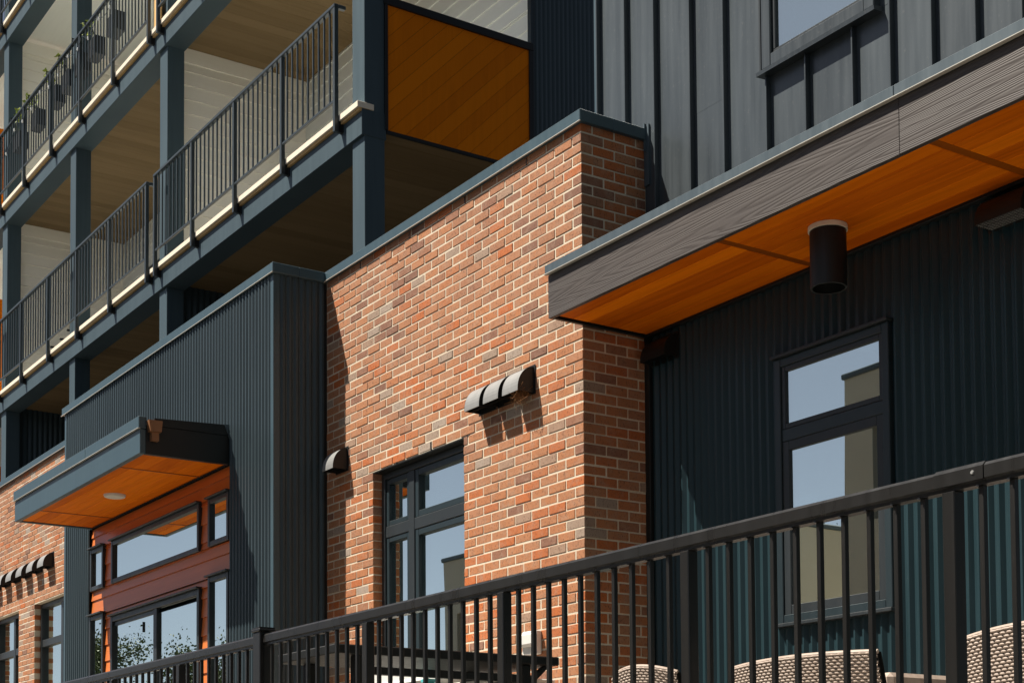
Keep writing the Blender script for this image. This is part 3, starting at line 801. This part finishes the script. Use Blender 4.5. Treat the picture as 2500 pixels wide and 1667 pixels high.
def baluster_mesh(w, h, mat):
    return MB().box(-w / 2, w / 2, -w / 2, w / 2, 0, h).mesh('baluster', mat)
def balcony_rail(label, x0, x1, zdeck, posts, y=1.19, ret=None):
    t = thing('balcony_railing', label, 'railing', ((x0 + x1) / 2, y, zdeck), 'railings along the balconies')
    zt = zdeck + 1.14
    tr = MB().box(x0 - .02, x1 + .02, y - .026, y + .026, zt - .04, zt, .006)
    if ret is not None: tr.box(x1 - .03, x1 + .02, y + .0262, ret, zt - .04, zt, .006)
    tr.build('top_rail', 'railing', t)
    MB().box(x0, x1, y - .014, y + .014, zdeck + .14, zdeck + .168, .003).build('bottom_rail', 'railing', t)
    pm = MB().box(-.022, .022, -.022, .022, 0, 1.10 + .17, .003).mesh('post', 'railing')
    bm2 = MB().box(-.022, .022, .0222, .075, 0, .17, .003).box(-.024, .03, .060, .078, -.004, .172, .002).mesh('bracket', 'black')
    bo = MB()
    for p in posts:
        po = link('post', pm, t, (p, y, zdeck - .17)); link('bracket', bm2, t, (p, y, zdeck - .17))
    me = baluster_mesh(.016, .935, 'railing')
    ps_ = sorted([x0, *posts, x1])
    for a, b in zip(ps_, ps_[1:]):
        if b - a < .2: continue
        n = max(1, round((b - a) / .1255))
        for i in range(1, n): link('baluster', me, t, (a + (b - a) * i / n, y, zdeck + .166))
    return t
zd = LEV[0] + .325; zd3 = LEV[1] + .325
balcony_rail('right-hand second floor balcony railing ending at the orange screen', -10.69, -5.735, zd, [-10.69, -9.467, -8.22, -6.97, -5.735], ret=1.30)
balcony_rail('left-hand second floor balcony railing above the ribbed bay', -18.9, -10.97, zd, [-17.76, -16.46, -15.09, -13.765, -12.39, -10.985], ret=1.30)
balcony_rail('upper left balcony railing hung with planters and string lights', -18.9, -10.93, zd3, [-17.73, -16.38, -15.01, -13.66, -12.29, -10.945])
balcony_rail('upper balcony railing cut by the top edge above the cream wall', -10.62, -5.735, zd3, [-10.61, -9.4, -8.2, -7.0, -5.735])
balcony_rail('top floor railing glimpsed in the top left corner', -18.9, -10.9, LEV[2] + .325, [-17.74, -16.4, -15.0, -13.6, -12.3, -10.9])
# timber plank between the upper railings
tag(MB().box(-10.90, -10.66, 1.24, 1.262, zd3 - .02, zd3 + .95, .002).build('timber_plank', 'pinewood'), 'upright raw timber plank between two upper balcony railings', 'plank')

# planters and plants on the upper railing
def leaf_cluster(mb, c, n, sp, rg, size=.06):
    for i in range(n):
        p = Vector((rg.gauss(c[0], sp), rg.gauss(c[1], sp * .5), rg.gauss(c[2], sp * .7))); d = Vector((rg.gauss(0, 1), rg.gauss(-.3, .7), rg.gauss(.2, .8))).normalized()
        u = d.orthogonal().normalized(); u = (u + d.cross(u) * rg.uniform(-1, 1)).normalized(); L = size * rg.uniform(.6, 1.2)
        mid = p + d * L * .5 + d.cross(u) * L * .08
        mb.poly([p, mid + u * L * .3, p + d * L]); mb.poly([p, p + d * L, mid - u * L * .3])
rg = random.Random(11)
hooks = (-12.54, -13.36, -13.94, -14.55, -15.14, -16.07, -17.02)
for i, x in enumerate(hooks):
    t = thing('hanging_planter', '%s dark planter from the right hooked behind the upper left railing' % (ords + ['seventh'])[i], 'planter', (x, 1.30, zd3 + .62), 'planters on the upper left railing')
    zt = zd3 + 1.14
    MB().prism([(x - .16, 1.25), (x + .16, 1.25), (x + .16, 1.40), (x - .16, 1.40)], 'Z', zt - .46, zt - .20).build('box', 'black', t)
    MB().box(x - .008, x + .008, 1.155, 1.165, zt - .02, zt + .035).box(x - .008, x + .008, 1.155, 1.262, zt + .022, zt + .034).box(x - .008, x + .008, 1.252, 1.262, zt - .3, zt + .022).build('hook', 'black', t)
    if i in (1, 3, 4, 5, 6):
        lm = MB(); leaf_cluster(lm, (x - .12 if i != 6 else x + .2, 1.24, zt + .015), 46 if i > 4 else 26, .075, rg, .075); lm.build('foliage', 'leaf_lime', t)
        st = MB()
        for q in range(5): st.tube([(x + rg.gauss(0, .06), 1.32, zt - .22), (x - .1 + rg.gauss(0, .06), 1.26, zt + .02)], .004, 4)
        st.build('stem', 'leaf', t)
sg = thing('string_lights', 'string of small clear bulbs looped along the upper left railing', 'string lights', (-15, 1.16, zd3))
wp = []; zt = zd3 + 1.14
for k in range(90):
    x = -12.2 - k * .064; wp.append((x, 1.155, zt - .12 - .13 * abs(math.sin(k * .31)) - (0.55 * max(0, (k - 70) / 20))))
MB().tube(wp, .004, 4).build('cord', 'railing', sg)
bme = None
for k in range(2, 90, 7):
    p = wp[k]; b = MB()
    for (za, ra, zc, rb) in ((0, .008, -.02, .012), (-.02, .009, -.034, .015), (-.034, .015, -.048, .012), (-.048, .012, -.054, .003)): b.cyl((p[0], p[1], p[2] + za), (p[0], p[1], p[2] + zc), ra, rb, 8, True)
    b.build('bulb', 'bulb', sg)
# furniture glimpsed behind the left second floor railing
def balcony_chair(label, x, y, z):
    t = thing('balcony_chair', label, 'chair', (x, y, z), 'chairs on the left second floor balcony')
    MB().box(x - .24, x + .24, y - .22, y + .24, z + .42, z + .46, .01).build('seat', 'black', t)
    MB().box(x - .24, x + .24, y + .22, y + .26, z + .47, z + .92, .01).build('backrest', 'black', t)
    for a in (-.21, .21):
        for b in (-.19, .22): MB().box(x + a - .015, x + a + .015, y + b - .015, y + b + .015, z, z + .42).build('leg', 'black', t)
    for a in (-.245, .245): MB().box(x + a - .02, x + a + .02, y - .2, y + .22, z + .62, z + .65, .005).build('armrest', 'black', t)
balcony_chair('black chair behind the left second floor railing, nearer the column', -15.7, 1.95, zd)
balcony_chair('black chair behind the left second floor railing, nearer the left edge', -16.7, 2.0, zd)
gr = thing('barbecue_grill', 'black barbecue with rounded lid behind the railing end', 'grill', (-11.75, 2.2, zd))
MB().box(-12.1, -11.4, 2.0, 2.5, zd + .1, zd + .85, .01).build('cabinet', 'black', gr)
MB().prism([(2.0, zd + .851), (2.5, zd + .851), (2.5, zd + 1.0), (2.4, zd + 1.12), (2.15, zd + 1.14), (2.0, zd + 1.02)], 'X', -12.1, -11.4).build('lid', 'black', gr)
MB().tube([(-12.0, 1.96, zd + .95), (-11.5, 1.96, zd + .95)], .012, 8).build('handle', 'hoodgrey', gr)
for a in (-12.05, -11.45):
    for c in (2.05, 2.45): MB().cyl((a, c, zd), (a, c, zd + .1), .03, .03, 10).build('wheel', 'black', gr)
wl = thing('wall_lamp', 'small wall lamp on the cream back wall behind the end railing', 'lamp', (-9.6, 3.2, 4.7))
MB().box(-7.35, -7.25, YE - .05, YE - .02, 4.55, 4.75, .004).build('back_plate', 'black', wl)
MB().cyl((-7.3, YE - .12, 4.5), (-7.3, YE - .12, 4.72), .06, .04, 14).build('shade', 'black', wl)
wl.location = (-7.3, YE - .1, 4.5); ROOT[wl.name]['wl'] = Vector((-7.3, YE - .1, 4.5))
for c in wl.children: c.matrix_parent_inverse = Matrix.Translation(-Vector((-7.3, YE - .1, 4.5)))

# patio railing -------------------------------------------------------------------------
RYp = -2.0; RT = -3.332
pr = thing('patio_railing', 'black metal patio railing with slim balusters crossing the foreground', 'railing', (2.2, RYp, PZ))
def prof(w, zt): return [(RYp - w, zt - .052), (RYp - w, zt - .014), (RYp - w + .010, zt - .003), (RYp - .004, zt), (RYp + w - .010, zt - .003), (RYp + w, zt - .014), (RYp + w, zt - .052), (RYp + w - .010, zt - .058), (RYp + w - .010, zt - .070), (RYp - w + .010, zt - .070), (RYp - w + .010, zt - .058)]
for a, b in ((-9.6, -0.552), (-0.448, 4.815), (4.8165, 8.5)):
    MB().prism(prof(.030, RT), 'X', a, b).build('top_rail', 'handrail', pr)
cb_ = MB().prism([(p - .0, q) for p, q in [(RYp - .033, RT - .055), (RYp - .033, RT - .013), (RYp - .02, RT + .001), (RYp, RT + .003), (RYp + .02, RT + .001), (RYp + .033, RT - .013), (RYp + .033, RT - .055)]], 'X', 4.62, 4.815); cb_.build('joint_sleeve', 'handrail', pr)
MB().cyl((4.775, RYp - .033, RT - .03), (4.775, RYp - .037, RT - .03), .007, .005, 10).build('screw', 'hoodgrey', pr)
MB().box(-9.6, 8.5, RYp - .016, RYp + .016, PZ + .08, PZ + .115, .004).build('bottom_rail', 'handrail', pr)
bmesh_ = MB().box(-.0095, .0095, -.0095, .0095, PZ + .115, RT - .070, .0012).mesh('baluster', 'handrail')
pmesh = MB().box(-.025, .025, -.025, .025, PZ, RT - .070, .003).mesh('post', 'handrail')
posts = [-0.5 + 1.2925 * k for k in range(-7, 7)]
scr = MB()
for i, p in enumerate(posts):
    if abs(p + .5) < .01:
        o = MB().box(p - .048, p + .048, RYp - .048, RYp + .048, PZ, RT + .012, .004).build('post', 'handrail', pr)
        MB().box(p - .056, p + .056, RYp - .056, RYp + .056, RT + .013, RT + .03, .004).prism([(p - .05, RYp - .05), (p + .05, RYp - .05), (p + .05, RYp + .05), (p - .05, RYp + .05)], 'Z', RT + .03, RT + .04).build('post_cap', 'handrail', o)
    else: link('post', pmesh, pr, (p, RYp, 0))
    if i < len(posts) - 1:
        for k in range(1, 11):
            x = p + 1.2925 * k / 11; link('baluster', bmesh_, pr, (x, RYp, 0)); scr.cyl((x, RYp - .022, RT - .0705), (x, RYp - .022, RT - .075), .006, .006, 8)
scr.build('screw', 'hoodgrey', pr).data.materials[0] = M['handrail']

# patio things ------------------------------------------------------------------------------
tb = thing('patio_table', 'black bar-height patio table standing behind the railing by the brick wall', 'table', (-.4, -.95, PZ))
MB().box(-.78, 0.0, -1.78, -.205, -3.472, -3.418, .006).build('table_top', 'black', tb)
for a in (-.70, -.08):
    for c in (-1.60, -.42):
        MB().box(a - .03, a + .03, c - .03, c + .03, PZ, -3.473, .004).build('leg', 'black', tb)
MB().box(-.11, -.05, -1.57, -.45, -3.58, -3.535, .004).build('apron', 'black', tb)
MB().prism([(-.45, -3.60), (-.28, -3.474), (-.24, -3.474), (-.45, -3.66)], 'X', -.10, -.06).build('brace', 'black', tb)
ac = thing('air_conditioner', 'white louvred air conditioner unit below the main brick window', 'air conditioner', (-1.5, -.3, PZ))
MB().box(-1.95, -.98, -.52, -.12, PZ + .12, -3.30, .02).build('casing', 'white', ac)
for i in range(16):
    z = PZ + .22 + i * .046; MB().prism([(-.545, z), (-.5205, z + .004), (-.5205, z + .026), (-.54, z + .012)], 'X', -1.85, -1.08).build('louvre', 'white', ac)
    MB().prism([(-.979, z), (-.955, z - .004), (-.957, z + .010), (-.979, z + .024)], 'Y', -.48, -.16).build('louvre', 'white', ac)
for a in (-1.85, -1.08): MB().box(a - .04, a + .04, -.5, -.14, PZ, PZ + .119, .004).build('foot', 'black', ac)
eb = thing('outlet_cover', 'pale grey weatherproof outlet cover fixed to the sunlit brick near corner', 'outlet cover', (-.57, -.03, -3.34))
MB().box(-.65, -.48, -.05, -.004, -3.345, -3.185, .006).build('box', 'white', eb)
MB().prism([(-.0505, -3.20), (-.085, -3.215), (-.085, -3.275), (-.07, -3.29), (-.0505, -3.29)], 'X', -.65, -.48).build('flip_lid', 'white', eb)
bn = thing('storage_cabinet', 'small grey storage cabinet with pale posts near the brick corner', 'cabinet', (-.6, -.25, PZ))
MB().box(-.93, -.30, -.46, -.06, PZ + .04, -3.56, .01).build('body', 'gravel', bn)
MB().box(-.95, -.28, -.48, -.04, -3.559, -3.53, .006).build('lid', 'white', bn)
MB().box(-.92, -.63, -.475, -.461, PZ + .08, -3.60, .004).box(-.60, -.31, -.475, -.461, PZ + .08, -3.60, .004).build('door', 'gravel', bn)
for x in (-.90, -.62, -.33): MB().box(x - .02, x + .02, -.487, -.476, PZ + .3, -3.62, .003).build('handle', 'white', bn)
ct = MB().box(-.99, -.93, -.62, -.56, PZ, -3.52, .004).prism([(-1.0, -.63), (-.92, -.63), (-.92, -.55), (-1.0, -.55)], 'Z', -3.519, -3.50).build('cyan_broom', 'cyan'); tag(ct, 'slim cyan post standing beside the white air conditioner', 'post')

def wicker_chair(name, label, x0, x1, y, zt, curve=.05, slope=0.0, flare=0.05):
    t = thing(name, label, 'chair', ((x0 + x1) / 2, y, PZ), 'wicker seats on the patio')
    # woven back shell: rows of flat strips over and under the stakes
    h = zt - (PZ + .36); rows = int(h / .0125); nx = int((x1 - x0) / .017)
    mb = MB(); shell = MB()
    def pt(u, v):
        w = (x1 - x0) / 2; xc = (x0 + x1) / 2; fl = 1 - flare * (1 - v)
        return Vector((xc + (u * 2 - 1) * w * fl, y - .10 * (v) - .07 * (1 - (u * 2 - 1) ** 2) * 1.0 + 0.02, PZ + .36 + h * v + curve * (1 - (u * 2 - 1) ** 2) * v))
    for r in range(rows):
        v0 = r / rows; v1 = (r + .80) / rows
        prev = None
        for c in range(nx + 1):
            u = c / nx; o = .0035 * (1 if (c + r) % 2 else -1)
            a = pt(u, v0) + Vector((0, -o - .004, 0)); m_ = pt(u, (v0 + v1) / 2) + Vector((0, -o - .0075, 0)); b = pt(u, v1) + Vector((0, -o - .004, 0))
            i0 = len(mb.v); mb.v += [tuple(a), tuple(m_), tuple(b)]
            if prev is not None: mb.f += [(prev, i0, i0 + 1, prev + 1), (prev + 1, i0 + 1, i0 + 2, prev + 2)]
            prev = i0
    bo = mb.build('woven_back', 'wicker', t)
    prev = None
    for c in range(17):
        u = c / 16; ids = []
        for v in (0, .5, 1.0):
            p = pt(u, v); ids += [len(shell.v), len(shell.v) + 1]; shell.v += [tuple(p + Vector((0, .006, 0))), tuple(p + Vector((0, .028, 0)))]
        if prev: 
            for k in (0, 2): shell.f += [(prev[k], ids[k], ids[k + 2], prev[k + 2]), (prev[k + 1], prev[k + 3], ids[k + 3], ids[k + 1])]
            shell.f.append((prev[4], ids[4], ids[5], prev[5]))
        prev = ids
    shell.build('back_shell', 'black', t)
    rim = [pt(c / 24, 1.0) + Vector((0, .008, 0)) for c in range(25)]
    MB().tube([tuple(p) for p in rim], .010, 8).build('rim', 'wicker', t)
    MB().box(x0 + .05, x1 - .05, y + .03, y + .60, PZ + .33, PZ + .42, .02).build('seat', 'wicker', t)
    for x in (x0 + .07, x1 - .07):
        MB().box(x - .035, x + .035, y + .04, y + .60, PZ + .43, PZ + .60, .02).build('armrest', 'wicker', t)
        for c in (y + .06, y + .56): MB().box(x - .02, x + .02, c - .02, c + .02, PZ, PZ + .33, .004).build('leg', 'black', t)
wicker_chair('wicker_chair', 'small round-topped wicker chair nearest the brick corner', 1.42, 1.95, -.80, -3.70, .045)
wicker_chair('wicker_loveseat', 'wide beige wicker seat below the dark tall window', 2.34, 3.29, -.80, -3.72, .012)
wicker_chair('wicker_armchair', 'beige wicker armchair cut off by the right edge', 3.72, 4.65, -.80, -3.72, .03)
tl = MB().box(1.18, 1.40, -.86, -.60, PZ + .2, -3.80, .03).build('teal_cushion_box', 'teal'); tag(tl, 'dark teal box beside the small wicker chair', 'box')

# across the street (only seen reflected in the glass) ---------------------------------------
def street_building(label, x0, x1, y0, y1, z1, nx, nz, inx=()):
    t = thing('pale_building', label, 'building', ((x0 + x1) / 2, (y0 + y1) / 2, GZ))
    ww = (x1 - x0) / nx; hh = (z1 - GZ - .6) / nz
    hs = [(x0 + ww * (i + .3), x0 + ww * (i + .7), GZ + .9 + hh * j, GZ + .9 + hh * j + hh * .55) for i in range(nx) for j in range(nz)]
    mb = MB()
    for (a, b, c, d) in rects(x0, x1, GZ, z1, hs): mb.box(a, b, y1 - .3, y1, c, d)
    mb.box(x0, x1, y0, y1 - .35, GZ, z1 - .001)
    mb.build('wall', 'render', t)
    MB().box(x0 - .05, x1 + .05, y0 - .05, y1 + .05, z1, z1 + .10, .02).build('roof', 'flash', t)
    for (a, b, c, d) in hs:
        o = MB().box(a, b, y1 - .2, y1 - .15, c, c + .06).box(a, b, y1 - .2, y1 - .15, d - .06, d).box(a, a + .06, y1 - .2, y1 - .15, c + .06, d - .06).box(b - .06, b, y1 - .2, y1 - .15, c + .06, d - .06).build('window', 'frame', t)
        MB().box(a + .06, b - .06, y1 - .19, y1 - .18, c + .06, d - .06).build('pane', 'frame_blue', o)
street_building('low pale building across the street, mirrored in the main brick window', -23.5, -15.5, -24, -13, 1.6, 4, 2)
street_building('taller pale building across the street, mirrored in the right window', -11.3, 2.0, -24, -13, 3.2, 6, 3)
def tree(label, x, y, h, r, seed):
    rg = random.Random(seed); t = thing('street_tree', label, 'tree', (x, y, GZ), 'trees across the street')
    tk = MB(); tk.cyl((x, y, GZ), (x + .1, y, GZ + h * .35), .22, .15, 10); tk.cyl((x + .1, y, GZ + h * .35), (x, y + .1, GZ + h * .85), .15, .03, 8)
    tips = []
    for i in range(22):
        z = GZ + h * rg.uniform(.3, .85); a = rg.uniform(0, 6.28); k = r * rg.uniform(.45, 1) * (1.15 - (z - GZ) / h * .75)
        p = (x + math.cos(a) * k, y + math.sin(a) * k, z + k * .45); tk.cyl((x + .05, y, z), p, .05, .012, 5); tips.append(p); tips.append(tuple((Vector(p) + Vector((x, y, z))) / 2))
    tk.build('trunk', 'bark', t)
    lm = MB()
    for p in tips: leaf_cluster(lm, p, 420, .50, rg, .13)
    leaf_cluster(lm, (x, y, GZ + h * .9), 500, .45, rg, .13)
    lm.build('crown', 'leaf', t)
tree('tall loose tree behind the low pale building mirrored above its roof', -27.5, -26.5, 11.5, 2.6, 5)
tree('broad tree across the street mirrored in the patio doors', -40.0, -16.0, 8.0, 3.2, 6)
tree('broad tree further left mirrored in the far left windows', -50.0, -15.0, 9.0, 3.4, 8)
tree('spreading tree mirrored beside the curtain of the patio doors', -45.5, -20.0, 8.5, 3.0, 9)
# unseen dark wing, added right of the camera to keep sky light off shaded faces
wg = thing('sky_block_wing', 'unseen dark wing added beyond the right edge to block sky light', 'building', (15, -2, GZ))
MB().box(12.2, 20, -12, 9, GZ, 12).build('wall', 'ribbed', wg)
MB().box(12.0, 20.2, -12.2, 9.2, 12, 12.3, .02).build('roof', 'flash', wg)
for j in range(5):
    for i in range(5):
        yy = -10.5 + i * 4.0; zz = GZ + 1.0 + j * 3.1
        o = MB().box(12.12, 12.199, yy, yy + 1.6, zz, zz + .07).box(12.12, 12.199, yy, yy + 1.6, zz + 1.73, zz + 1.8).box(12.12, 12.199, yy, yy + .07, zz + .07, zz + 1.73).box(12.12, 12.199, yy + 1.53, yy + 1.6, zz + .07, zz + 1.73).build('window', 'frame', wg)
        MB().box(12.17, 12.19, yy + .07, yy + 1.53, zz + .07, zz + 1.73).build('pane', 'frame_blue', o)
